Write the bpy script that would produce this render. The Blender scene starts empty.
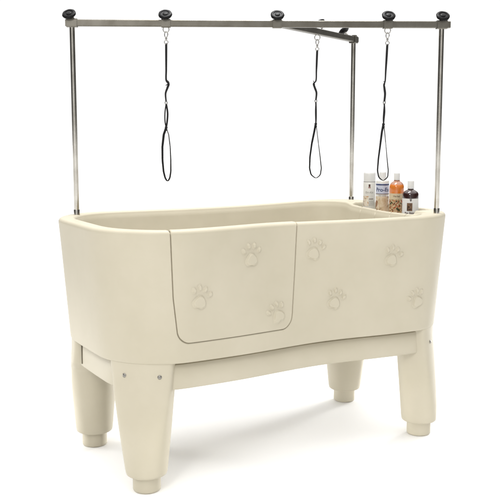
import bpy, math, random
import numpy as np
from mathutils import Vector, Matrix
random.seed(4); rng = np.random.default_rng(7)
SC = bpy.context.scene; COL = SC.collection
PI = math.pi

# ------------------------------------------------------------------ materials
def new_mat(name):
    m = bpy.data.materials.new(name); m.use_nodes = True
    nt = m.node_tree; return m, nt, nt.nodes['Principled BSDF']

def simple(name, col, rough=.5, metal=0, coat=0, spec=.5, trans=0, ior=1.45, bump=0, bscale=400, sss=0):
    m, nt, b = new_mat(name)
    b.inputs['Base Color'].default_value = (*col, 1)
    b.inputs['Roughness'].default_value = rough
    b.inputs['Metallic'].default_value = metal
    b.inputs['Coat Weight'].default_value = coat
    b.inputs['Specular IOR Level'].default_value = spec
    b.inputs['Transmission Weight'].default_value = trans
    b.inputs['IOR'].default_value = ior
    if sss:
        b.inputs['Subsurface Weight'].default_value = sss
        b.inputs['Subsurface Radius'].default_value = (.01, .008, .005)
        b.inputs['Subsurface Scale'].default_value = 1.0
    if bump:
        n = nt.nodes.new('ShaderNodeTexNoise'); n.inputs['Scale'].default_value = bscale
        tc = nt.nodes.new('ShaderNodeTexCoord'); nt.links.new(tc.outputs['Object'], n.inputs['Vector'])
        bp = nt.nodes.new('ShaderNodeBump'); bp.inputs['Strength'].default_value = bump
        bp.inputs['Distance'].default_value = .001
        nt.links.new(n.outputs['Fac'], bp.inputs['Height']); nt.links.new(bp.outputs['Normal'], b.inputs['Normal'])
    return m

def plastic_mat(name, col):
    m, nt, b = new_mat(name)
    N, L = nt.nodes, nt.links
    tc = N.new('ShaderNodeTexCoord')
    n1 = N.new('ShaderNodeTexNoise'); n1.inputs['Scale'].default_value = 5; n1.inputs['Detail'].default_value = 6
    n1.inputs['Roughness'].default_value = .6
    L.new(tc.outputs['Object'], n1.inputs['Vector'])
    r = N.new('ShaderNodeValToRGB')
    r.color_ramp.elements[0].position = .3; r.color_ramp.elements[1].position = .72
    r.color_ramp.elements[0].color = (col[0]*.955, col[1]*.95, col[2]*.925, 1)
    r.color_ramp.elements[1].color = (*[min(1, c*1.03) for c in col], 1)
    L.new(n1.outputs['Fac'], r.inputs['Fac']); L.new(r.outputs['Color'], b.inputs['Base Color'])
    n2 = N.new('ShaderNodeTexNoise'); n2.inputs['Scale'].default_value = 520; n2.inputs['Detail'].default_value = 3
    n3 = N.new('ShaderNodeTexNoise'); n3.inputs['Scale'].default_value = 9; n3.inputs['Detail'].default_value = 2
    for n in (n2, n3): L.new(tc.outputs['Object'], n.inputs['Vector'])
    b2 = N.new('ShaderNodeBump'); b2.inputs['Strength'].default_value = .18; b2.inputs['Distance'].default_value = .0006
    b3 = N.new('ShaderNodeBump'); b3.inputs['Strength'].default_value = .35; b3.inputs['Distance'].default_value = .006
    L.new(n2.outputs['Fac'], b2.inputs['Height']); L.new(n3.outputs['Fac'], b3.inputs['Height'])
    L.new(b3.outputs['Normal'], b2.inputs['Normal']); L.new(b2.outputs['Normal'], b.inputs['Normal'])
    mr = N.new('ShaderNodeMapRange'); mr.inputs['To Min'].default_value = .42; mr.inputs['To Max'].default_value = .56
    L.new(n1.outputs['Fac'], mr.inputs['Value']); L.new(mr.outputs['Result'], b.inputs['Roughness'])
    b.inputs['Specular IOR Level'].default_value = .32
    return m

def steel_mat(name, col, rough, axis):
    m, nt, b = new_mat(name)
    N, L = nt.nodes, nt.links
    b.inputs['Metallic'].default_value = 1
    b.inputs['Base Color'].default_value = (*col, 1)
    tc = N.new('ShaderNodeTexCoord'); mp = N.new('ShaderNodeMapping')
    sc = [900, 900, 900]; sc[axis] = 14
    mp.inputs['Scale'].default_value = sc
    L.new(tc.outputs['Object'], mp.inputs['Vector'])
    n = N.new('ShaderNodeTexNoise'); n.inputs['Scale'].default_value = 1; n.inputs['Detail'].default_value = 3
    L.new(mp.outputs['Vector'], n.inputs['Vector'])
    mr = N.new('ShaderNodeMapRange'); mr.inputs['To Min'].default_value = rough*.85; mr.inputs['To Max'].default_value = rough*1.2
    L.new(n.outputs['Fac'], mr.inputs['Value']); L.new(mr.outputs['Result'], b.inputs['Roughness'])
    n2 = N.new('ShaderNodeTexNoise'); n2.inputs['Scale'].default_value = 16; n2.inputs['Detail'].default_value = 5
    L.new(tc.outputs['Object'], n2.inputs['Vector'])
    cr = N.new('ShaderNodeValToRGB'); cr.color_ramp.elements[0].position = .35; cr.color_ramp.elements[1].position = .68
    cr.color_ramp.elements[0].color = (col[0]*.84, col[1]*.83, col[2]*.80, 1); cr.color_ramp.elements[1].color = (col[0]*1.16, col[1]*1.17, col[2]*1.17, 1)
    L.new(n2.outputs['Fac'], cr.inputs['Fac']); L.new(cr.outputs['Color'], b.inputs['Base Color'])
    bp = N.new('ShaderNodeBump'); bp.inputs['Strength'].default_value = .12; bp.inputs['Distance'].default_value = .0002
    L.new(n.outputs['Fac'], bp.inputs['Height']); L.new(bp.outputs['Normal'], b.inputs['Normal'])
    return m

def photo_mat(name, cols, scale, seed=0.0):
    """a printed picture: irregular patches of a few inks"""
    m, nt, b = new_mat(name)
    N, L = nt.nodes, nt.links
    tc = N.new('ShaderNodeTexCoord'); mp = N.new('ShaderNodeMapping')
    mp.inputs['Location'].default_value = (seed, seed*.7, seed*.3)
    L.new(tc.outputs['Object'], mp.inputs['Vector'])
    n = N.new('ShaderNodeTexNoise'); n.inputs['Scale'].default_value = scale; n.inputs['Detail'].default_value = 3
    n.inputs['Distortion'].default_value = .8
    L.new(mp.outputs['Vector'], n.inputs['Vector'])
    r = N.new('ShaderNodeValToRGB'); cr = r.color_ramp
    k = len(cols)
    while len(cr.elements) < k: cr.elements.new(.5)
    for i, c in enumerate(cols):
        cr.elements[i].position = .38 + .26*i/(k-1); cr.elements[i].color = (*c, 1)
    L.new(n.outputs['Fac'], r.inputs['Fac']); L.new(r.outputs['Color'], b.inputs['Base Color'])
    b.inputs['Roughness'].default_value = .35
    return m

CREAM = (.458, .419, .328)
M_tub = plastic_mat('cream_polyethylene', CREAM)
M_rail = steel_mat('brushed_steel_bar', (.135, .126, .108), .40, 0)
M_post = steel_mat('brushed_steel_post', (.52, .495, .45), .13, 2)
M_chrome = simple('bright_steel', (.30, .29, .27), .22, 1)
M_bolt = simple('bolt_steel', (.24, .23, .21), .4, 1)
M_black = simple('black_knob_plastic', (.004, .004, .0045), .40, spec=.14, bump=.3, bscale=300)
M_boss = simple('worn_black_plastic', (.007, .007, .0075), .4, spec=.16)
M_web = simple('black_nylon_webbing', (.010, .010, .011), .62, spec=.22, bump=.6, bscale=900)
M_web_edge = simple('grey_nylon_webbing', (.10, .10, .10), .7)
M_gap = simple('gap_shade', (.10, .085, .055), .7)  # dark colour painted for the shade inside the leg gap
M_white = simple('white_cap_plastic', (.58, .575, .56), .35, sss=.1)
M_can = simple('white_can_paint', (.60, .59, .555), .28, coat=.3)
M_bluewhite = simple('pale_blue_label', (.44, .47, .57), .3)
M_navy = simple('navy_ink', (.028, .04, .11), .4)
M_darkink = simple('dark_brown_ink', (.07, .03, .02), .4)
M_redink = simple('dark_red_ink', (.20, .02, .02), .4)
M_greyink = simple('grey_ink', (.22, .21, .20), .4)
M_creamlab = simple('cream_label_paper', (.52, .43, .29), .4)
M_whitelab = simple('white_label_paper', (.62, .615, .61), .35)
M_amber = simple('orange_shampoo', (.66, .19, .025), .12, coat=.6, trans=.35)
M_clear = simple('clear_bottle_plastic', (.90, .84, .76), .08, trans=.9)
M_dark = simple('dark_brown_shampoo', (.022, .006, .005), .12, coat=.7)
M_dog = photo_mat('printed_dog_picture', [(.20, .11, .06), (.50, .39, .25), (.58, .50, .38), (.24, .12, .06)], 30, 1.3)
M_pup = photo_mat('printed_small_picture', [(.22, .09, .05), (.55, .46, .33), (.66, .62, .54), (.45, .25, .12)], 42, 4.1)
M_herb = photo_mat('printed_herb_picture', [(.03, .05, .02), (.30, .14, .06), (.55, .32, .17), (.58, .50, .33), (.10, .17, .06), (.62, .12, .05), (.02, .02, .01)], 72, 2.2)
M_brown = photo_mat('printed_brown_picture', [(.02, .01, .006), (.09, .04, .02), (.20, .11, .06), (.03, .015, .01)], 120, 3.3)

# ------------------------------------------------------------------ object helpers
def link_mesh(name, V, F, mat, parent=None, smooth=True, loc=None, mw=None, mats=None, fm=None):
    me = bpy.data.meshes.new(name)
    V = np.asarray(V, dtype=float)
    me.from_pydata(V.tolist(), [], [list(map(int, f)) for f in F])
    for mm in (mats or [mat]): me.materials.append(mm)
    if fm is not None: me.polygons.foreach_set('material_index', fm)
    me.update()
    if smooth is True: me.polygons.foreach_set('use_smooth', [True]*len(me.polygons))
    elif smooth: me.shade_smooth() ; me.set_sharp_from_angle(angle=math.radians(smooth))
    o = bpy.data.objects.new(name, me); COL.objects.link(o)
    if parent: o.parent = parent
    if loc is not None: o.location = loc
    if mw is not None: o.matrix_local = mw
    return o

def thing(name, label, cat, loc=(0, 0, 0), rotz=0, group=None):
    o = bpy.data.objects.new(name, None); COL.objects.link(o)
    o.empty_display_size = .05
    o.location = loc; o.rotation_euler = (0, 0, rotz); o['label'] = label; o['category'] = cat
    if group: o['group'] = group
    return o

def join(*parts):
    V = []; F = []; n = 0
    for v, f in parts:
        V += [tuple(p) for p in v]; F += [[i+n for i in q] for q in f]; n += len(v)
    return V, F

def lathe(prof, n=48, cap=True):
    V = []; F = []
    for r, z in prof:
        for k in range(n):
            a = 2*PI*k/n; V.append((r*math.cos(a), r*math.sin(a), z))
    for i in range(len(prof)-1):
        for k in range(n):
            a, b = i*n+k, i*n+(k+1) % n
            F.append([a, b, b+n, a+n])
    if cap:
        F.append([k for k in range(n)][::-1]); F.append([(len(prof)-1)*n+k for k in range(n)])
    return V, F

def rbox(sx, sy, sz, bev=.002, c=(0, 0, 0)):
    """bevelled box: eight corners chamfered through three rings"""
    import bmesh
    bm = bmesh.new(); bmesh.ops.create_cube(bm, size=1)
    for v in bm.verts: v.co = (v.co.x*sx, v.co.y*sy, v.co.z*sz)
    bmesh.ops.bevel(bm, geom=bm.edges[:], offset=bev, segments=2, affect='EDGES', profile=.6)
    bm.verts.index_update()
    V = [(v.co.x+c[0], v.co.y+c[1], v.co.z+c[2]) for v in bm.verts]; F = [[v.index for v in f.verts] for f in bm.faces]
    bm.free(); return V, F

def sweep(P, r, n=10, closed=False, ell=None):
    """tube along P; ell=(width,thickness,normal list) gives a flat strap"""
    P = [Vector(p) for p in P]; V = []; F = []; m = len(P)
    up = None
    for i, p in enumerate(P):
        a = P[(i-1) % m] if (closed or i > 0) else P[i]
        b = P[(i+1) % m] if (closed or i < m-1) else P[i]
        t = (b-a).normalized()
        if ell:
            w = Vector(ell[2][i]); w = (w - t*w.dot(t)).normalized()
        else:
            if up is None:
                up = Vector((0, 0, 1)) if abs(t.z) < .9 else Vector((1, 0, 0))
            w = (up - t*up.dot(t)).normalized(); up = w
        q = t.cross(w)
        for k in range(n):
            an = 2*PI*k/n
            if ell:
                ca, sa = math.cos(an), math.sin(an)
                ca = math.copysign(abs(ca)**.4, ca); sa = math.copysign(abs(sa)**.6, sa)
                V.append(p + w*ca*ell[0]/2 + q*sa*ell[1]/2)
            else:
                V.append(p + w*math.cos(an)*r + q*math.sin(an)*r)
    for i in range(m if closed else m-1):
        for k in range(n):
            a, b = i*n+k, i*n+(k+1) % n; c, d = ((i+1) % m)*n+(k+1) % n, ((i+1) % m)*n+k
            F.append([a, b, c, d])
    if not closed:
        F.append(list(range(n))[::-1]); F.append([(m-1)*n+k for k in range(n)])
    return V, F

def catmull(P, k=8, closed=False):
    P = [Vector(p) for p in P]; n = len(P); out = []
    rngi = range(n if closed else n-1)
    for i in rngi:
        p0 = P[(i-1) % n] if closed or i > 0 else P[0]
        p1 = P[i]; p2 = P[(i+1) % n]
        p3 = P[(i+2) % n] if closed or i+2 < n else P[-1]
        for j in range(k):
            t = j/k
            out.append(.5*((2*p1)+(p2-p0)*t+(2*p0-5*p1+4*p2-p3)*t*t+(3*p1-p0-3*p2+p3)*t**3))
    if not closed: out.append(P[-1])
    return out

def sstep(a, b, x):
    t = np.clip((x-a)/(b-a), 0, 1); return t*t*(3-2*t)

# ------------------------------------------------------------------ tub outline
ZR, ZB = .920, .460            # rim height, lower edge of the basin
TAP = .034
def outline(pts_fn_bounds, waist_f, waist_b, n_arc=60):
    """closed polyline, counter-clockwise from the front-left, rounded rectangle with its own corner radii"""
    x0, x1, yf, yb, rfl, rfr, rbr, rbl = pts_fn_bounds
    P = []
    def arc(cx, cy, r, a0, a1):
        for k in range(n_arc+1):
            a = a0+(a1-a0)*k/n_arc; P.append((cx+r*math.cos(a), cy+r*math.sin(a)))
    arc(x0+rfl, yf+rfl, rfl, PI, 1.5*PI)
    P += [(x, yf) for x in np.linspace(x0+rfl, x1-rfr, 300)[1:-1]]
    arc(x1-rfr, yf+rfr, rfr, 1.5*PI, 2*PI)
    P += [(x1, y) for y in np.linspace(yf+rfr, yb-rbr, 60)[1:-1]]
    arc(x1-rbr, yb-rbr, rbr, 0, .5*PI)
    P += [(x, yb) for x in np.linspace(x1-rbr, x0+rbl, 300)[1:-1]]
    arc(x0+rbl, yb-rbl, rbl, .5*PI, PI)
    P += [(x0, y) for y in np.linspace(yb-rbl, yf+rfl, 60)[1:-1]]
    P = np.array(P)
    g = np.exp(-((P[:, 0]+.08)/.27)**2)
    f = sstep(0, -.30, P[:, 1]); bk = sstep(0, .30, P[:, 1])
    P[:, 1] += waist_f*g*f - waist_b*g*bk
    # ends bow out a little
    e = np.clip(1-(P[:, 1]/.42)**2, 0, 1)
    P[:, 0] += -.010*e*(P[:, 0] < -.45) + .006*e*(P[:, 0] > .45)
    return P

OUT = outline((-.750, .738, -.398, .412, .270, .245, .185, .262), .072, .030)
INN = outline((-.690, .585, -.368, .378, .240, .150, .130, .240), .070, .030)
# front right inner corner is cut off at a slant
def smooth_closed(P, it):
    for _ in range(it): P = (np.roll(P, 1, 0)+2*P+np.roll(P, -1, 0))/4
    return P
def resample(P, step_fn):
    Q = np.vstack([P, P[:1]]); d = np.hypot(*np.diff(Q, axis=0).T); s = np.r_[0, np.cumsum(d)]; L = s[-1]
    out = []; t = 0
    while t < L:
        x = np.interp(t, s, Q[:, 0]); y = np.interp(t, s, Q[:, 1]); out.append((x, y)); t += step_fn(x, y)
    return np.array(out)
fine = lambda x, y: .0013 if (y < -.15 and x > -.62) else (.0028 if x > .5 and y < .30 else .010)
even = resample(OUT, lambda x, y: .004); even = smooth_closed(even, 60)
OUTL = resample(even, fine)
def normals(P):
    t = np.roll(P, -1, 0)-np.roll(P, 1, 0); t /= np.linalg.norm(t, axis=1)[:, None]
    return np.c_[t[:, 1], -t[:, 0]]
NRM = normals(OUTL)
for _ in range(6): NRM = (np.roll(NRM, 1, 0)+2*NRM+np.roll(NRM, -1, 0))/4
NRM /= np.linalg.norm(NRM, axis=1)[:, None]
inn = smooth_closed(resample(INN, lambda x, y: .004), 60)
def radial(P, ang, c=(0, 0)):
    """distance from c to closed star-shaped polyline P along each angle"""
    a = np.arctan2(P[:, 1]-c[1], P[:, 0]-c[0]); r = np.hypot(P[:, 0]-c[0], P[:, 1]-c[1])
    o = np.argsort(a); a = a[o]; r = r[o]
    a = np.r_[a-2*PI, a, a+2*PI]; r = np.r_[r, r, r]
    return np.interp(ang, a, r)
ANG = np.arctan2(OUTL[:, 1], OUTL[:, 0])
RI = radial(inn, ANG)
INNL = np.c_[RI*np.cos(ANG), RI*np.sin(ANG)]
NC = len(OUTL)

def taper(z):
    return TAP*np.clip((.905-z)/(.905-ZB), -.05, 1.3)**.95 if np.ndim(z) else TAP*max(0, (.905-z)/(.905-ZB))**.95

# ------------------------------------------------------------------ paw prints (relief in the wall)
PAWS = [  # pad centre, four toes  (x, z on the front wall)
 [(-.449, .670), (-.470, .712), (-.449, .720), (-.427, .712), (-.409, .693)],
 [(-.228, .797), (-.262, .829), (-.240, .845), (-.215, .845), (-.194, .829)],
 [(-.098, .582), (-.142, .598), (-.127, .617), (-.106, .626), (-.084, .622)],
 [(.044, .799), (.025, .840), (.047, .847), (.069, .838), (.084, .821)],
 [(.137, .607), (.118, .646), (.140, .654), (.161, .644), (.176, .627)],
 [(.364, .758), (.345, .797), (.367, .805), (.390, .795), (.407, .777)],
 [(.505, .582), (.464, .598), (.479, .618), (.500, .626), (.522, .620)]]
SHIFT = (-.002, -.007, -.019, -.010, -.010, -.005, -.007)
PAWS = [[(px+dx, pz) for px, pz in paw] for paw, dx in zip(PAWS, SHIFT)]
def paw_relief(x, z):
    h = np.zeros_like(x)
    for paw in PAWS:
        pc = np.array(paw[0]); toes = np.array(paw[1:])
        m = (abs(x-pc[0]) < .085) & (abs(z-pc[1]) < .085)
        if not m.any(): continue
        X, Z = x[m], z[m]
        up = toes.mean(0)-pc; up /= np.linalg.norm(up); rt = np.array([up[1], -up[0]])
        u = (X-pc[0])*rt[0]+(Z-pc[1])*rt[1]; v = (X-pc[0])*up[0]+(Z-pc[1])*up[1]
        # pad: rounded dome narrowing to a flat, slightly notched heel
        # pad: rounded triangle, apex towards the toes, two soft lobes at the heel
        w = .0262-.0105*np.clip((v+.008)/.026, 0, 1)**1.3
        d = ((np.abs(u)/w)**2.3+(np.abs(v)/.0228)**2.3)**(1/2.3)
        notch = np.exp(-((u/.0085)**2+((v+.0245)/.0070)**2))
        sd = (1-d)*.021-notch*.0055
        hh = .0080*sstep(-.0012, .0050, sd); gg = .0006*np.exp(-((sd+.0026)/.0016)**2)
        for t in toes:
            dr = t-pc; dr = dr/np.linalg.norm(dr); dr = dr*.75+up*.25; dr /= np.linalg.norm(dr)
            a = (X-t[0])*dr[0]+(Z-t[1])*dr[1]; b = (X-t[0])*dr[1]-(Z-t[1])*dr[0]
            d = np.hypot(a/.0104, b/.0071); sd = (1-d)*.0085
            hh = np.maximum(hh, .0068*sstep(-.0012, .0044, sd)); gg = np.maximum(gg, .0005*np.exp(-((sd+.0026)/.0016)**2))
        h[m] += hh-gg*(1-sstep(0, .003, hh))
    return h

# ------------------------------------------------------------------ door shape (x,z)
def door_sides(z):
    xl = np.interp(z, [.50, .57, .69, .92], [-.520, -.530, -.546, -.560])
    xr = np.interp(z, [.50, .59, .74, .92], [-.064, -.053, -.042, -.032])
    return xl, xr
DZ = .529
def door_sdf(x, z):
    """positive inside"""
    xl, xr = door_sides(z)
    zb = DZ
    dl, dr, db = x-xl, xr-x, z-zb
    r = .042
    a = np.minimum(dl, dr)
    inside = np.minimum(a, db)
    cor = (a < r) & (db < r)
    c = r-np.hypot(r-a, r-db)
    return np.where(cor, c, inside)

# ------------------------------------------------------------------ basin mesh
TUB = thing('grooming_tub', 'cream plastic dog grooming tub with embossed paw prints and a steel overhead rail', 'grooming tub')
rows = []      # each: (xy array NC x 2, z array NC)
def waist_shift(x, y, z):
    """the waist of the front wall is shallower and further right at the bottom"""
    u = np.clip((.905-z)/(.905-ZB), 0, 1)
    return -(.072*np.exp(-((x+.08)/.27)**2)-.036*np.exp(-((x-.08)/.26)**2))*u*sstep(0, -.30, y) - .016*u*sstep(0, -.30, y)*(-1)*sstep(-.5, -.3, x)*0
def outer_row(z, push=0.0):
    q = OUTL - NRM*(taper(z)) + NRM*push
    q[:, 1] += waist_shift(OUTL[:, 0], OUTL[:, 1], z)
    return q
# rim sags a hair along the front
def rimz(x, y):
    return ZR - .004*np.exp(-((x+.05)/.4)**2)*sstep(0, -.3, y) + .008*sstep(.1, .7, x)*sstep(.1, .4, y)
Rz = rimz(OUTL[:, 0], OUTL[:, 1])
# under-lip
rows.append((outer_row(ZB, -.045), np.full(NC, ZB+.004)))
rows.append((outer_row(ZB, -.008), np.full(NC, ZB)))
rows.append((outer_row(ZB, -.002), np.full(NC, ZB+.0015)))
zs = np.r_[np.linspace(ZB+.006, .555, 42), np.arange(.5565, .868, .0013), np.linspace(.870, ZR-.014, 16)]
for z in zs:
    xy = outer_row(z); x = xy[:, 0]; y = xy[:, 1]
    fr = sstep(-.12, -.2, y)
    zz = np.full(NC, z)+(Rz-ZR)*sstep(.7, .9, z)
    sd = door_sdf(x, zz)
    h = paw_relief(x, zz)*fr*(sd < -.006)
    h = h-.0075*sstep(-.0022, .0002, sd)*fr            # pocket the door sits in
    h = h-.0012*np.clip(1-(z-ZB)/.012, 0, 1)**2*2
    rows.append((xy+NRM*h[:, None], zz))
# rounded outer edge
R1 = .014
inrim = []
for k in range(1, 9):
    a = k/8*PI/2
    off = -R1*(1-math.cos(a)); dz = -R1*(1-math.sin(a))
    xy = OUTL+NRM*off; zz = Rz+dz
    sd = door_sdf(xy[:, 0], zz); fr = sstep(-.12, -.2, xy[:, 1])
    pocket = .0075*sstep(-.0022, .0002, sd)*fr
    rows.append((xy-NRM*(pocket*math.cos(a))[:, None], zz-pocket*math.sin(a)))
A = OUTL-NRM*R1
B = INNL+NRM*.010
def lipd(x, y):
    return sstep(.618, .604, x)*sstep(.50, .565, x)*sstep(.25, .19, y)*sstep(-.31, -.21, y)*(.009+.006*sstep(.12, -.05, y))
ts = np.r_[np.linspace(0, 1, 46)]
for t in ts[1:]:
    xy = A*(1-t)+B*t
    x, y = xy[:, 0], xy[:, 1]
    sd = door_sdf(x, np.full(NC, .9)); fr = sstep(-.12, -.2, y)
    z = Rz-.0075*sstep(-.0022, .0002, sd)*fr*(t < 2)
    # tray for the bottles in the right hand ledge
    tray = sstep(.598, .604, x)*sstep(.700, .694, x)*sstep(.215, .209, y)*sstep(-.205, -.199, y)
    z = z-np.maximum(.036*tray, lipd(x, y))
    rows.append((xy, z))
GRO = [.135, .030, -.070, -.168]
def groove(y):
    return sum(np.exp(-((y-g)/.0028)**2) for g in GRO)
R2 = .012
for k in range(1, 6):
    a = k/5*PI/2
    xy = INNL+NRM*(.010-R2*math.sin(a)); zz = Rz-R2*(1-math.cos(a))
    sd = door_sdf(xy[:, 0], np.full(NC, .9)); fr = sstep(-.12, -.2, xy[:, 1])
    pocket = .004*sstep(-.0022, .0002, sd)*fr*math.cos(a)
    g = groove(xy[:, 1])*(xy[:, 0] > .5)*.005
    rows.append((xy+np.c_[g, 0*g], zz-pocket-g-lipd(np.minimum(xy[:, 0], .603), xy[:, 1])))
zi = np.linspace(ZR-R2-.004, .56, 26)
for z in zi:
    sl = .060*(ZR-z)/.36
    xy = INNL-NRM*(.002+sl)
    g = groove(xy[:, 1])*(xy[:, 0] > .45)*.005
    rows.append((xy+np.c_[g, 0*g], z+(Rz-ZR)-lipd(np.clip(INNL[:, 0], 0, .603), xy[:, 1])*max(0, 1-(ZR-R2-z)/.15)))
for k in range(1, 7):
    a = k/6*PI/2
    rows.append((INNL-NRM*(.062+.05*(1-math.cos(a))), np.full(NC, .56-.05*math.sin(a))))
last = rows[-1][0]
for s in (.8, .5, .2, .03): rows.append((last*s, np.full(NC, .510-.006*(1-s))))
V = np.concatenate([np.c_[xy, z] for xy, z in rows])
# rows are bottom->top outside, so wind faces outward
n = len(rows); F = []
i0 = np.arange(NC); i1 = (i0+1) % NC
FF = np.concatenate([np.c_[r*NC+i0, r*NC+i1, (r+1)*NC+i1, (r+1)*NC+i0] for r in range(n-1)])
def fast_mesh(name, V, FQ, mat, parent, loc=None):
    me = bpy.data.meshes.new(name)
    me.vertices.add(len(V)); me.vertices.foreach_set('co', np.asarray(V, np.float32).ravel())
    me.loops.add(FQ.size); me.loops.foreach_set('vertex_index', FQ.ravel().astype(np.int32))
    me.polygons.add(len(FQ)); me.polygons.foreach_set('loop_start', np.arange(0, FQ.size, 4, dtype=np.int32))
    me.polygons.foreach_set('use_smooth', np.ones(len(FQ), bool))
    me.materials.append(mat); me.update(calc_edges=True); me.validate()
    o = bpy.data.objects.new(name, me); COL.objects.link(o); o.parent = parent
    return o
basin = fast_mesh('basin', V, FF, M_tub, TUB)

# ------------------------------------------------------------------ door panel
# column position follows the wall; (s,t) grid fitted to the rounded-bottom door
idx = np.where((OUTL[:, 1] < -.2))[0]
order = idx[np.argsort(OUTL[idx, 0])]
FX, FY = OUTL[order, 0], OUTL[order, 1]; FNX, FNY = NRM[order, 0], NRM[order, 1]
def wall_point(x, z, push):
    """point of the outer front wall at column x (measured on the tapered wall)"""
    t = taper(z)
    c = x.copy()
    for _ in range(4):
        nx = np.interp(c, FX, FNX); c = x+nx*t
    nx = np.interp(c, FX, FNX); ny = np.interp(c, FX, FNY); y = np.interp(c, FX, FY)
    return x+nx*push, y-ny*t+ny*push+waist_shift(c, y, z)
gap = .0015
ns = 400
prow = []
zz = np.r_[DZ+gap+np.array([0, .0006, .002, .004, .007, .011, .015, .020, .026, .033, .040]), np.arange(DZ+gap+.0415, .868, .0013), np.linspace(.870, ZR-.0145, 16)]
r = .042
for z in zz:
    xl, xr = door_sides(z); db = z-(DZ+gap)
    ins = 0 if db >= r else r-math.sqrt(max(0, r*r-(r-db)**2))
    ins = min(ins, r)
    xl = xl+gap+ins; xr = xr-gap-ins
    s = np.linspace(0, 1, ns); x = xl+(xr-xl)*s
    zrow = np.full(ns, z)+(rimz(x, np.full(ns, -.38))-ZR)*sstep(.7, .9, z)
    e = np.minimum(np.minimum(x-xl, xr-x), 99)
    edge = np.minimum(e+.0, db+ins*0+.0)
    h = paw_relief(x, zrow)
    h = h+.0012-.0035*np.clip(1-edge/.004, 0, 1)**2
    px, py = wall_point(x, z, h)
    prow.append(np.c_[px, py, zrow])
x0r = prow[-1][:, 0]
xl, xr = door_sides(.92); x = np.linspace(xl+gap, xr-gap, ns)
nx = np.interp(x, FX, FNX); ny = np.interp(x, FX, FNY); y0 = np.interp(x, FX, FY); rz = rimz(x, y0)
e = np.minimum(x-x[0], x[-1]-x); ed = .0035*np.clip(1-e/.004, 0, 1)**2
for k in range(1, 9):
    a = k/8*PI/2; h = .0012-ed
    off = -R1*(1-math.cos(a))+h*math.cos(a); dz = -R1*(1-math.sin(a))+h*math.sin(a)
    prow.append(np.c_[x+nx*off, y0+ny*off, rz+dz])
# across the rim and over the inner edge
wd = .034-.010
for t in (.25, .5, .75, 1):
    off = -R1-t*(wd-.012+.006); prow.append(np.c_[x+nx*off, y0+ny*off, rz+.0012-ed])
for k in range(1, 6):
    a = k/5*PI/2; off = -R1-(wd-.006)-.011*math.sin(a); dz = .0012-.013*(1-math.cos(a))
    prow.append(np.c_[x+nx*off, y0+ny*off, rz+dz-ed])
off = -R1-(wd-.006)-.011; prow.append(np.c_[x+nx*off, y0+ny*off, rz-.05])
PV = np.concatenate(prow); m = len(prow)
j = np.arange(ns-1)
PF = np.concatenate([np.c_[q*ns+j, q*ns+j+1, (q+1)*ns+j+1, (q+1)*ns+j] for q in range(m-1)])
# back skirt so that the panel has an edge thickness
bidx = list(range(0, ns))+[q*ns+ns-1 for q in range(1, m)]+[(m-1)*ns+k for k in range(ns-2, -1, -1)]+[q*ns for q in range(m-2, 0, -1)]
BV = PV[bidx].copy()
nrmb = np.interp(BV[:, 0], FX, FNX), np.interp(BV[:, 0], FX, FNY)
BV[:, 0] -= nrmb[0]*.006; BV[:, 1] -= nrmb[1]*.006; BV[:, 2] -= .001
k0 = len(PV); nb = len(bidx)
SF = np.array([[bidx[(k+1) % nb], bidx[k], k0+k, k0+(k+1) % nb] for k in range(nb)])
fast_mesh('door', np.vstack([PV, BV]), np.vstack([PF, SF]), M_tub, TUB)

# ------------------------------------------------------------------ base skirt under the basin
ZS = .362
OB = resample(even, lambda x, y: .006); NB_ = normals(OB)
for _ in range(4): NB_ = (np.roll(NB_, 1, 0)+2*NB_+np.roll(NB_, -1, 0))/4
nb = len(OB); rr = []
WS = np.c_[np.zeros(nb), waist_shift(OB[:, 0], OB[:, 1], ZB)]
for inset, z in ((.048, ZS+.01), (.044, ZS+.001), (.034, ZS), (.0295, ZS+.0015), (.027, ZS+.006), (.027, .40), (.028, .449), (.030, .4515), (.043, .4530), (.043, ZB+.003)):
    rr.append(np.c_[OB-NB_*(TAP+inset-.002)+WS, np.full(nb, z)])
SV = np.concatenate(rr); a0 = np.arange(nb); a1 = (a0+1) % nb
SFq = np.concatenate([np.c_[q*nb+a0, q*nb+a1, (q+1)*nb+a1, (q+1)*nb+a0] for q in range(len(rr)-1)])
fast_mesh('base_skirt', SV, SFq, M_tub, TUB)

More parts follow.
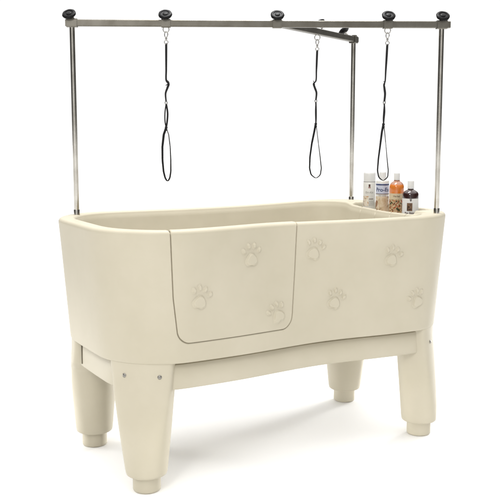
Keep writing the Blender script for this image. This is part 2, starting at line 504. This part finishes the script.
# ------------------------------------------------------------------ legs
FXc, FYc = .608, .266
BOT = even - 0
def make_leg(sx, sy):
    cx, cy = sx*FXc, sy*FYc
    T = np.array([-sx*1.0, sy*1.0])/math.sqrt(2)       # along the corner towards the front/back wall
    N = np.array([sx, sy])/math.sqrt(2)                # outward over the corner
    nseg = 96; th = np.linspace(0, 2*PI, nseg, endpoint=False)
    ob_n = normals(BOT)
    for _ in range(8): ob_n = (np.roll(ob_n, 1, 0)+2*ob_n+np.roll(ob_n, -1, 0))/4
    lim = BOT-ob_n*(TAP+.003)
    rlim = radial(lim, np.arctan2(*( (np.outer(np.cos(th), T)+np.outer(np.sin(th), N))[:, ::-1].T)), (cx, cy))
    rows_ = []
    zl = np.r_[.058, .059, .062, .068, np.linspace(.08, .358, 24), np.linspace(.362, .374, 5), np.linspace(.38, ZB+.0012, 8)]
    for i, z in enumerate(zl):
        u = np.clip((z-.06)/(ZB-.06), 0, 1)
        hw = (.071+.042*u**.9)*np.ones(nseg); hd = .071+.034*u
        c_t = -.008*u
        p = 2.0+.75*u
        ins = [.012, .005, .0015, .0004][i] if i < 4 else 0
        if (sx, sy) == (-1, 1): hw = np.where(np.cos(th) < 0, hw+.046*sstep(.325, .374, z), hw)
        hd = np.where(np.sin(th) > 0, .071+.012*u, .071+.034*u)
        rt = 1/((np.abs(np.cos(th))/(hw-ins))**p+(np.abs(np.sin(th))/(hd-ins))**p)**(1/p)
        X = cx+(rt*np.cos(th)+c_t)*T[0]+rt*np.sin(th)*N[0]
        Y = cy+(rt*np.cos(th)+c_t)*T[1]+rt*np.sin(th)*N[1]
        # keep under the basin's own corner
        an = np.arctan2(Y-cy, X-cx); rad = np.hypot(X-cx, Y-cy)
        lm = radial(lim, an, (cx, cy))
        over = np.clip((z-.06)/.38, 0, 1)
        lm = lm+.030*(1-over)
        sm = .0035
        k = -sm*np.log(np.exp(-rad/sm)+np.exp(-lm/sm))+sm*.12
        rows_.append(np.c_[cx+k*np.cos(an), cy+k*np.sin(an), np.full(nseg, z)])
    V = np.concatenate(rows_); F = []
    for q in range(len(rows_)-1):
        for k in range(nseg):
            f = [q*nseg+k, q*nseg+(k+1) % nseg, (q+1)*nseg+(k+1) % nseg, (q+1)*nseg+k]
            F.append(f if sx*sy < 0 else f[::-1])
    bt = list(range(nseg)); tp = [(len(rows_)-1)*nseg+k for k in range(nseg)]
    F.append(bt); F.append(tp)
    V = V-np.array([cx, cy, 0])
    leg = link_mesh('leg', V, F, M_tub, TUB, smooth=50, loc=(cx, cy, 0))
    import bmesh
    bm = bmesh.new(); bm.from_mesh(leg.data); bmesh.ops.recalc_face_normals(bm, faces=bm.faces[:]); bm.to_mesh(leg.data); bm.free()
    fv, ff = lathe([(.040, .0), (.0455, .0012), (.0480, .005), (.0487, .010), (.0487, .062)], 56)
    link_mesh('foot', fv, ff, M_tub, leg, smooth=50)
    return leg, (cx, cy), lim
legs = {}
for sx, sy in ((-1, -1), (1, -1), (-1, 1), (1, 1)):
    legs[(sx, sy)] = make_leg(sx, sy)

def surf_hit(o, px, py, pz, d):
    """first hit on mesh o from a point outside in direction d (local frame of the tub)"""
    mw = Matrix.Translation(o.location); inv = mw.inverted()
    ok, loc, nor, _ = o.ray_cast(inv @ Vector((px, py, pz)), Vector(d))
    return (mw @ loc, nor) if ok else (None, None)
bpy.context.view_layer.update()
def bolt(key, x, y, z):
    leg, (cx, cy), lim = legs[key]
    c = Vector((key[0]*.50, key[1]*.16, z)); p = Vector((x, y, z)); d = (c-p).normalized()
    loc, nor = surf_hit(leg, *(p-d*.3), d)
    if loc is None: return
    v, f = lathe([(.0075, -.004), (.0075, .0004), (.0062, .0022), (.0040, .0034), (0.0005, .0038)], 24)
    q = nor.to_track_quat('Z', 'Y').to_matrix().to_4x4()
    o = link_mesh('bolt', v, f, M_bolt, leg, smooth=30)
    o.matrix_local = Matrix.Translation(loc-leg.location) @ q
bolt((-1, -1), -.706, -.270, .418); bolt((-1, -1), -.596, -.36, .417); bolt((1, -1), .612, -.36, .402)
bolt((-1, 1), -.60, .36, .417); bolt((1, 1), .60, .36, .417)

# dark slot by the rear left leg: solid strip painted as its shade
v, f = rbox(.010, .0042, .080, .0015)
link_mesh('slot_shade', v, f, M_gap, TUB, smooth=30, loc=(-.6985, .121, .414))

# ------------------------------------------------------------------ overhead rail
ZBAR = 1.6485
PL, PR, PBK = Vector((-.645, .307, 0)), Vector((.617, -.331, 0)), Vector((.677, .330, 0))
dirx = (PR-PL).normalized(); angx = math.atan2(dirx.y, dirx.x)
PM = PL+(PR-PL)*.5505
dirc = (PBK-PM).normalized(); angc = math.atan2(dirc.y, dirc.x)
def bar_mesh(L0, L1, s=.0245):
    """open square tube from L0 to L1 along x"""
    V = []; F = []
    h = s/2; c = .0022; w = .0018
    def ring(x, h, c):
        return [(x, -h+c, -h), (x, h-c, -h), (x, h, -h+c), (x, h, h-c), (x, h-c, h), (x, -h+c, h), (x, -h, h-c), (x, -h, -h+c)]
    for x, hh, cc in ((L0+.03, h-w, c*.7), (L0, h-w, c*.7), (L0, h, c), (L1, h, c), (L1, h-w, c*.7), (L1-.03, h-w, c*.7)):
        V += ring(x, hh, cc)
    for q in range(5):
        for k in range(8): F.append([q*8+k, q*8+(k+1) % 8, (q+1)*8+(k+1) % 8, (q+1)*8+k][::-1])
    F.append(list(range(8))); F.append([40+k for k in range(8)][::-1])
    return V, F
LEN = (PR-PL).length
v, f = bar_mesh(-.024, LEN+.032)
RAIL = link_mesh('overhead_rail', v, f, M_rail, TUB, smooth=30)
RMX = Matrix.Translation(PL+Vector((0, 0, ZBAR))) @ Matrix.Rotation(angx, 4, 'Z')
RAIL.matrix_local = RMX
RI_ = RMX.inverted()
def on_rail(o, mw): o.parent = RAIL; o.matrix_local = RI_ @ mw
LC = (PBK-PM).length
v, f = bar_mesh(.0135, LC+.030)
cb = link_mesh('cross_bar', v, f, M_rail, None, smooth=30)
on_rail(cb, Matrix.Translation(PM+Vector((0, 0, ZBAR+.002))) @ Matrix.Rotation(angc, 4, 'Z'))
for P in (PL, PR, PBK):
    zb = ZR-.012
    top = ZBAR-.0123
    v, f = lathe([(.0100, zb), (.0100, top)], 40)
    v2, f2 = lathe([(.0119, zb), (.0119, ZR+.018), (.0114, ZR+.020), (.0101, ZR+.020)], 40, cap=False)
    v, f = join((v, f), (v2, f2))
    po = link_mesh('post', v, f, M_post, None, smooth=40)
    on_rail(po, Matrix.Translation(P))

def collar(P, ang, w=.036):
    s = .031
    v, f = bar_mesh(-w/2, w/2, s)
    bv, bf = rbox(.014, .010, .014, .002, (0, -s/2-.004, .006))
    tv, tf = rbox(.018, .018, .006, .0015, (0, -.004, s/2+.002))
    v, f = join((v, f), (tv, tf))
    o = link_mesh('collar', v, f, M_rail, None, smooth=30)
    on_rail(o, Matrix.Translation(P+Vector((0, 0, ZBAR))) @ Matrix.Rotation(ang, 4, 'Z'))
def knob(P, tiltdir, tilt, lift=.0, yaw=0):
    """lobed hand knob on a threaded stem, leaning towards tiltdir"""
    n = 72; prof = [(.004, 0), (.012, .0005), (.0215, .002), (.0250, .005), (.0262, .009), (.0250, .0125), (.0215, .0148), (.0165, .0150), (.0150, .0128), (.0095, .0120), (.0004, .0118)]
    V = []; F = []
    for r_, z_ in prof:
        for k in range(n):
            a = 2*PI*k/n; rr_ = r_*(1+.014*math.cos(7*a)*min(1, r_/.024)**4); V.append((rr_*math.cos(a), rr_*math.sin(a), z_))
    for i in range(len(prof)-1):
        for k in range(n):
            F.append([i*n+k, i*n+(k+1) % n, (i+1)*n+(k+1) % n, (i+1)*n+k])
    F.append(list(range(n))[::-1])
    ax = (Vector((0, 0, 1))*math.cos(tilt)+Vector(tiltdir).normalized()*math.sin(tilt)).normalized()
    q = ax.to_track_quat('Z', 'Y').to_matrix().to_4x4()
    base = Vector((P.x, P.y, ZBAR+.0150+lift))
    o = link_mesh('knob', V, F, M_black, None, smooth=45)
    on_rail(o, Matrix.Translation(base+ax*.014) @ q)
    sv, sf = lathe([(.0045, -.017), (.0045, .001)], 20)
    s = link_mesh('stem', sv, sf, M_chrome, None, smooth=40); on_rail(s, Matrix.Translation(base+ax*.014) @ q)
    bv, bf = lathe([(.0098, .0110), (.0098, .0138), (.0085, .0150), (.003, .0156), (.0004, .0156)], 32)
    s = link_mesh('knob_cap', bv, bf, M_boss, None, smooth=40); on_rail(s, Matrix.Translation(base+ax*.014) @ q)
front = Vector((-.45, -.89, 0)); 
S1 = Vector((-.3285, .147, 0)); S3 = Vector((.430, -.2365, 0)); SM = PM.copy()
def along(P):  # snap to the bar axis
    return PL+dirx*((P-PL).dot(dirx))
S1, S3 = along(S1), along(S3)
for P, dx in ((PL, -.10), (S1, -.02), (PM, .0), (S3, .0), (PR, .0)):
    collar(P, angx, .040 if P in (PL, PR) else .034)
    knob(P+dirx*dx*.05, front+dirx*dx*2, math.radians(44))
C1 = PM+dirc*((Vector((.389, .162, 0))-PM).dot(dirc)); C2 = PM+dirc*((Vector((.612, .290, 0))-PM).dot(dirc))
leftback = Vector((-dirc.y, dirc.x, 0))
knob(C1, leftback, math.radians(34), .007)
knob(C2, leftback, math.radians(40), .002)
collar(PBK, angc, .032)

# ------------------------------------------------------------------ restraint loops
VR = Vector((.8717, -.4901, 0)); VF = Vector((.49, .8717, 0))
def torus(R_, r_, n=36, m=10):
    V = []; F = []
    for i in range(n):
        a = 2*PI*i/n
        for k in range(m):
            b = 2*PI*k/m; V.append(((R_+r_*math.cos(b))*math.cos(a), r_*math.sin(b), (R_+r_*math.cos(b))*math.sin(a)))
    for i in range(n):
        for k in range(m):
            F.append([i*m+k, i*m+(k+1) % m, ((i+1) % n)*m+(k+1) % m, ((i+1) % n)*m+k])
    return V, F
def restraint(base, zt, zk, zbuck, zkn, zend, lean, kink, shape, label, dbl):
    """base xy, ring centre height, kink, slider, knot and loop-end heights"""
    o = thing('grooming_loop', label, 'grooming loop', (base.x, base.y, zt), 0, 'black restraint loops hanging from the rail')
    ang = math.atan2(VR.y, VR.x); RM = Matrix.Rotation(ang, 4, 'Z')
    def put(name, vf, mat, z=0, x=0, par=o, tw=0):
        ob = link_mesh(name, *vf, mat, par, smooth=40)
        ob.matrix_local = RM @ Matrix.Translation((x, 0, z)) @ Matrix.Rotation(tw, 4, 'Z')
        return ob
    put('ring', torus(.0112, .0016), M_chrome, 0)
    # snap hook: gated oval, swivel body, lower eye
    hook = join(sweep(catmull([(.0, 0, -.0075), (.0055, 0, -.013), (.006, 0, -.021), (.002, 0, -.028), (-.004, 0, -.027), (-.0058, 0, -.020), (-.0045, 0, -.012)], 5, True), .0016, 8, True),
                lathe([(.0022, -.040), (.0036, -.038), (.0036, -.030), (.0025, -.028)], 16),
                ([(x, y, z-.047) for x, y, z in torus(.0070, .0014)[0]], torus(.0070, .0014)[1]))
    put('snap_hook', hook, M_chrome, 0)
    def xat(z):
        return np.interp(z, [zend-zt, zkn-zt, zk-zt, -.055], [lean[2], lean[1], lean[0], 0])
    # upper strap with its kink
    k = zk-zt
    path = [(0, 0, -.051), (xat(-.1), 0, -.10), (xat(k+.05), .001, k+.05), (xat(k+.015), .001, k+.012),
            (xat(k)+kink, .004, k-.002), (xat(k)+kink*.5, .002, k-.018), (xat(k)-kink*.3, 0, k-.040), (xat(zbuck-zt), 0, zbuck-zt+.004)]
    P = catmull(path, 8); L = len(P)
    tw = [(math.cos(.9*math.sin(i/L*5+lean[0]*90)), math.sin(.9*math.sin(i/L*5+lean[0]*90)), 0) for i in range(L)]
    ob = link_mesh('strap', *sweep(P, 0, 12, ell=(.0088, .0024, tw)), M_web, o, smooth=50); ob.matrix_local = RM.copy()
    # slack turn of webbing at the kink
    sv = sweep(catmull([(xat(k)+kink*.9-.003, -.003, k+.010), (xat(k)+kink+.002, -.004, k+.001), (xat(k)+kink*.2-.003, -.003, k-.009)], 6), 0, 10, ell=(.007, .0022, [(0.3, 1, 0)]*13))
    kk = link_mesh('strap_fold', *sv, M_web, ob, smooth=50)
    # slider buckle
    zb_ = zbuck-zt
    bk = join(rbox(.0100, .0028, .0020, .0006, (0, 0, .0042)), rbox(.0100, .0028, .0020, .0006, (0, 0, -.0042)), rbox(.0100, .0028, .0016, .0005, (0, 0, 0)),
              rbox(.0018, .0028, .0096, .0005, (-.0048, 0, 0)), rbox(.0018, .0028, .0096, .0005, (.0048, 0, 0)))
    put('slider', bk, M_chrome, zb_, xat(zb_), tw=.4)
    # doubled webbing down to the knot
    zn = zkn-zt
    for s_ in (-1, 1):
        P = catmull([(xat(zb_), .001*s_, zb_-.003), (xat(zb_)+s_*dbl, .001*s_, zb_*.6+zn*.4), (xat(zn)+s_*dbl*.8, .001*s_, zb_*.25+zn*.75), (xat(zn), .001*s_, zn)], 8)
        wdt = .0080 if s_ > 0 else .0062
        q = link_mesh('strap_tail', *sweep(P, 0, 10, ell=(wdt, .0017, [(.75 if s_ > 0 else .45, .6, 0)]*len(P))), M_web, o, smooth=50); q.matrix_local = RM.copy()
    kn = join(rbox(.0105, .0075, .0100, .003, (xat(zn), 0, zn)), rbox(.0080, .0085, .0070, .0025, (xat(zn)+.001, 0, zn-.009)))
    q = link_mesh('keeper', *kn, M_web, o, smooth=50); q.matrix_local = RM.copy()
    # noose
    ze = zend-zt; H_ = zn-ze
    pts = []; nn = []
    N_ = 26
    def wshape(t, side):
        return np.interp(t, [p[0] for p in shape], [p[1+side] for p in shape])
    for i in range(N_+1):
        t = i/N_; pts.append((xat(zn-H_*t)+wshape(t, 0), -.0008, zn-.003-(H_-.003)*t)); 
    for i in range(N_-1, -1, -1):
        t = i/N_; pts.append((xat(zn-H_*t)+wshape(t, 1), .0008, zn-.003-(H_-.003)*t))
    P = catmull(pts, 3); L = len(P)
    nn = [(math.cos(.5+1.1*i/L), math.sin(.5+1.1*i/L), 0) for i in range(L)]
    q = link_mesh('noose', *sweep(P, 0, 12, ell=(.0095, .0028, nn)), M_web, o, smooth=50); q.matrix_local = RM.copy()
    return o
narrow = [(0, -.001, .001), (.12, -.010, .009), (.35, -.0165, .0135), (.6, -.0175, .0145), (.82, -.0145, .0135), (.94, -.009, .009), (.985, -.004, .004), (1, -.0, .0)]
tear2 = [(0, -.001, .001), (.12, -.006, .005), (.35, -.017, .011), (.6, -.025, .018), (.82, -.027, .023), (.93, -.021, .019), (.98, -.011, .011), (1, -.0, .0)]
tear3 = [(0, -.001, .001), (.12, -.006, .005), (.35, -.012, .010), (.6, -.019, .015), (.82, -.0225, .020), (.93, -.018, .018), (.98, -.010, .010), (1, -.0, .0)]
ZRG = ZBAR-.0123-.0105
restraint(S1, ZRG, 1.425, 1.350, 1.256, 1.050, (-.002, -.004, -.001), .009, narrow,
          'narrow black restraint loop hanging alone, nearest the left post', .005)
c1s = PM+dirc*((Vector((.352, .141, 0))-PM).dot(dirc))
restraint(c1s, ZRG+.0015, 1.440, 1.366, 1.271, 1.044, (-.004, -.003, .0), -.009, tear2,
          'black restraint loop hanging from the short cross bar, left of the rear post', .0015)
restraint(S3, ZRG, 1.424, 1.352, 1.268, 1.050, (-.006, -.009, -.006), -.003, tear3,
          'black restraint loop whose end hangs in front of a white bottle cap', .002)

# ------------------------------------------------------------------ bottles on the ledge
CAMXY = Vector((-1.788, -3.102, 0))
def bottle_thing(name, label, cat, x, y, zt, yaw=0):
    d = CAMXY-Vector((x, y, 0)); a = math.atan2(d.y, d.x)
    return thing(name, label, cat, (x, y, zt), a+yaw, 'shampoo bottles in a row on the ledge')
def wrap(r, a0, a1, z0, z1, n=24, thick=.0003):
    """thin printed patch on a cylinder; a=0 faces local +x, positive to the viewer's left... degrees to the right"""
    V = []; F = []
    for q, (rr_) in enumerate((r, r+thick)):
        for zz_ in (z0, z1):
            for k in range(n+1):
                a = -math.radians(a0+(a1-a0)*k/n)*-1
                V.append((rr_*math.cos(a), rr_*math.sin(a), zz_))
    m = n+1
    for k in range(n):
        F.append([2*m+k, 2*m+k+1, 3*m+k+1, 3*m+k]); F.append([k, m+k, m+k+1, k+1])
        F.append([k, k+1, 2*m+k+1, 2*m+k]); F.append([m+k, 3*m+k, 3*m+k+1, m+k+1])
    F.append([0, 2*m, 3*m, m]); F.append([n, m+n, 3*m+n, 2*m+n])
    return V, F
def text_wrap(txt, r, size, zc, a_c=0, thick=.0004, bold=.0):
    cu = bpy.data.curves.new('lettering', 'FONT'); cu.body = txt; cu.size = size; cu.align_x = 'CENTER'; cu.align_y = 'CENTER'
    cu.offset = bold; cu.resolution_u = 3
    to = bpy.data.objects.new('lettering', cu); COL.objects.link(to)
    dg = bpy.context.evaluated_depsgraph_get(); dg.update()
    me = bpy.data.meshes.new_from_object(to.evaluated_get(dg))
    V = [tuple(v.co) for v in me.vertices]; F = [list(p.vertices) for p in me.polygons]
    bpy.data.objects.remove(to); bpy.data.curves.remove(cu); bpy.data.meshes.remove(me)
    out = []
    for x, y, z in V:
        a = math.radians(a_c)+x/r; out.append(((r+thick)*math.cos(a), (r+thick)*math.sin(a), zc+y))
    return out, F
ZT = ZR-.036+.0005
BX = .650
def addp(name, vf, mat, par, sm=40, mats=None): return link_mesh(name, *vf, mat, par, smooth=sm)
# 1 aerosol-like can with tall cap
b1 = bottle_thing('spray_can', 'white spray can with a tall white cap and dark line below it', 'spray can', BX, .156, ZT)
r = .0275
bd = addp('can_body', lathe([(.025, 0), (.0268, .001), (r, .003), (r, .128), (.0268, .132), (.0255, .134)], 64), M_can, b1)
addp('cap', lathe([(.0262, .1350), (.0262, .168), (.0255, .1735), (.0238, .1762), (.019, .1772), (.0005, .1772)], 64), M_white, b1)
addp('neck_band', lathe([(.0268, .1328), (.0268, .1352), (.02, .1352)], 64, cap=False), M_greyink, b1)
addp('emblem', wrap(r, -7, 9, .112, .124), M_darkink, bd)
addp('emblem', wrap(r, -10, 12, .1075, .1105), M_redink, bd)
addp('lettering', text_wrap('Dri-Kit', r, .0125, .088), M_greyink, bd)
addp('label_picture', wrap(r, -62, -6, .028, .072), M_pup, bd)
addp('label_line', wrap(r, -2, 40, .058, .0605), M_darkink, bd)
for k in range(4): addp('small_print', text_wrap('gentle coat', r, .0052, .050-.006*k, 24), M_greyink, bd)
# 2 white bottle, pale blue label
b2 = bottle_thing('shampoo_bottle', 'white bottle with navy lettering over a brown dog picture', 'shampoo bottle', BX, .062, ZT)
r = .0283
bd = addp('bottle_body', lathe([(.025, 0), (.0272, .001), (r, .004), (r, .140), (.0275, .144), (.0245, .147), (.0150, .149), (.0135, .151)], 64), M_can, b2)
addp('cap', lathe([(.0152, .1505), (.0152, .176), (.0145, .180), (.012, .1815), (.0005, .1815)], 48), M_white, b2)
addp('label_top', wrap(r, -80, 80, .088, .132, 48), M_bluewhite, bd)
addp('label_band', wrap(r+.0003, -80, 80, .1245, .1300, 48), M_navy, bd)
addp('lettering', text_wrap('Pro-Ex', r+.0003, .0235, .105, 2, bold=.0004), M_navy, bd)
addp('label_line', wrap(r+.0002, -80, 80, .0860, .0885, 48), M_darkink, bd)
addp('lettering', text_wrap('shed control', r+.0003, .0066, .0805), M_darkink, bd)
addp('label_picture', wrap(r, -80, 80, .012, .0765, 48), M_dog, bd)
# 3 orange bottle
b3 = bottle_thing('shampoo_bottle', 'clear bottle of orange shampoo with white cap and herb label', 'shampoo bottle', BX, -.036, ZT)
r = .0312
bd = addp('bottle_body', lathe([(.027, 0), (.0298, .001), (r, .004), (r, .118), (.0305, .126), (.0280, .133), (.0230, .139), (.0170, .1435), (.0125, .146), (.0120, .152)], 64), M_amber, b3)
addp('shoulder_shell', lathe([(.0284, .1330), (.0234, .1394), (.0174, .1440), (.0129, .1465), (.0124, .152)], 64, cap=False), M_clear, bd)  # clear shell over the shoulder, paler than the body
addp('cap', lathe([(.0128, .1515), (.0128, .176), (.0122, .1800), (.0100, .1818), (.0005, .1818)], 48), M_white, b3)
addp('label_band', wrap(r, -85, 85, .070, .0955, 48), M_creamlab, bd)
addp('lettering', text_wrap('Herbal', r+.0004, .0105, .084), M_darkink, bd)
addp('label_picture', wrap(r, -85, 85, .008, .0700, 48), M_herb, bd)
# 4 dark bottle
b4 = bottle_thing('shampoo_bottle', 'dark brown bottle with a white label, nearest the right front post', 'shampoo bottle', BX-.006, -.136, ZT)
r = .0335
bd = addp('bottle_body', lathe([(.030, 0), (.0322, .001), (r, .004), (r, .094), (.0325, .101), (.0290, .107), (.0220, .112), (.0155, .1155), (.0125, .118), (.0120, .122)], 64), M_dark, b4)
addp('cap', lathe([(.0138, .1205), (.0138, .149), (.0132, .1525), (.0110, .1540), (.0005, .1540)], 48), M_white, b4)
lb = addp('label', wrap(r, -85, 85, .010, .0810, 48), M_whitelab, bd)
addp('label_picture', wrap(r+.0004, -24, 14, .0300, .0630), M_brown, bd)
# tag hanging over the label's top: small dark crest with a white mark
addp('crest', join(wrap(r+.0004, -5, 9, .0740, .0850), wrap(r+.0004, -2, 6, .0700, .0740)), M_dark, bd)
addp('lettering', text_wrap('crest', r+.0009, .0056, .0790, 2), M_whitelab, bd)
addp('lettering', text_wrap('Pro Shine', r+.0004, .0112, .0215, -4, bold=.0003), M_darkink, bd)

# ------------------------------------------------------------------ floor, light, camera
mf, nt, b = new_mat('white_studio_floor')
b.inputs['Base Color'].default_value = (.93, .93, .93, 1); b.inputs['Roughness'].default_value = .55
b.inputs['Specular IOR Level'].default_value = .2
fl = link_mesh('floor', [(-60, -60, 0), (60, -60, 0), (60, 60, 0), (-60, 60, 0)], [[0, 1, 2, 3]], mf, None, smooth=False)
fl['kind'] = 'structure'

W = bpy.data.worlds.new('World'); SC.world = W; W.use_nodes = True
nt = W.node_tree; N, L = nt.nodes, nt.links
bg = N['Background']
tc = N.new('ShaderNodeTexCoord')
def vdot(vec):
    d = N.new('ShaderNodeVectorMath'); d.operation = 'DOT_PRODUCT'; d.inputs[1].default_value = vec
    L.new(tc.outputs['Generated'], d.inputs[0]); return d.outputs['Value']
def ramp(val, a, b_, lo, hi):
    m = N.new('ShaderNodeMapRange'); m.interpolation_type = 'SMOOTHSTEP'
    for k, x in zip(('From Min', 'From Max', 'To Min', 'To Max'), (a, b_, lo, hi)): m.inputs[k].default_value = x
    L.new(val, m.inputs['Value']); return m.outputs['Result']
def mx(a, b_):
    m = N.new('ShaderNodeMath'); m.operation = 'MAXIMUM'; L.new(a, m.inputs[0]); L.new(b_, m.inputs[1]); return m.outputs[0]
back = ramp(vdot((.49, .872, 0)), .72, .91, .05, 1.04)         # white studio wall behind the tub
up = ramp(vdot((0, 0, 1)), .34, .80, .05, 2.2)                 # glow from above, added to lift the floor towards white
down = ramp(vdot((0, 0, -1)), .0, .25, .0, 1.0)
ab = N.new('ShaderNodeMath'); ab.operation = 'ABSOLUTE'; L.new(vdot((.8717, -.4901, 0)), ab.inputs[0])
sides = ramp(ab.outputs[0], .25, .92, .66, .08)                 # world dimmed left and right, shaped for dark edges on the steel
tot = mx(mx(mx(back, up), down), sides)
L.new(tot, bg.inputs['Strength']); bg.inputs['Color'].default_value = (1, .995, .985, 1)

def area(name, loc, target, sx, sy, power, col=(1, 1, 1)):
    l = bpy.data.lights.new(name, 'AREA'); l.shape = 'RECTANGLE'; l.size = sx; l.size_y = sy; l.energy = power; l.color = col
    o = bpy.data.objects.new(name, l); COL.objects.link(o); o.location = loc
    d = Vector(target)-Vector(loc); o.rotation_euler = d.to_track_quat('-Z', 'Y').to_euler(); return o
area('key_softbox', (-3.5, -3.5, 3.5), (-.1, 0, .6), 1.1, 1.1, 72, (1, .985, .96))
area('overhead_fill', (.05, .05, 3.1), (.05, .05, 0), 1.3, .5, 50)  # added lamp out of view, brightens the inside of the tub
area('strip_fill', (-2.8, -3.9, 1.7), (0, 0, 1.3), .25, 2.8, 7)  # unseen strip added to put a bright centre line on the posts
g = area('low_right_fill', (3.6, 1.3, .34), (.1, .1, 0), 1.2, .3, 7); g.data.spread = math.radians(24)  # added out of view, lightens the floor shade under the tub
g = area('low_left_fill', (-2.6, 2.7, .34), (.0, .0, 0), 1.2, .3, 3.2); g.data.spread = math.radians(24)  # added at the rear left, also lifts the floor under the tub

g = area('low_front_fill', (-1.35, -2.95, .30), (.34, .18, .0), 1.1, .12, .6); g.data.spread = math.radians(13)  # added narrow beam that brightens the rear right leg

cam = bpy.data.cameras.new('camera'); co = bpy.data.objects.new('camera', cam); COL.objects.link(co)
yaw, pit = .5120997, .1337266
Fv = Vector((math.sin(yaw)*math.cos(pit), math.cos(yaw)*math.cos(pit), -math.sin(pit)))
Rv = Vector((math.cos(yaw), -math.sin(yaw), 0)); Uv = Rv.cross(Fv)
M = Matrix((Rv, Uv, -Fv)).transposed().to_4x4(); M.translation = (-1.78807, -3.10189, 1.25623)
co.matrix_world = M
cam.sensor_width = 36; cam.lens = 910.571/500*36; cam.clip_start = .05; cam.clip_end = 300
SC.camera = co
vs = SC.view_settings; vs.view_transform = 'Standard'; vs.look = 'None'; vs.exposure = 0; vs.gamma = 1
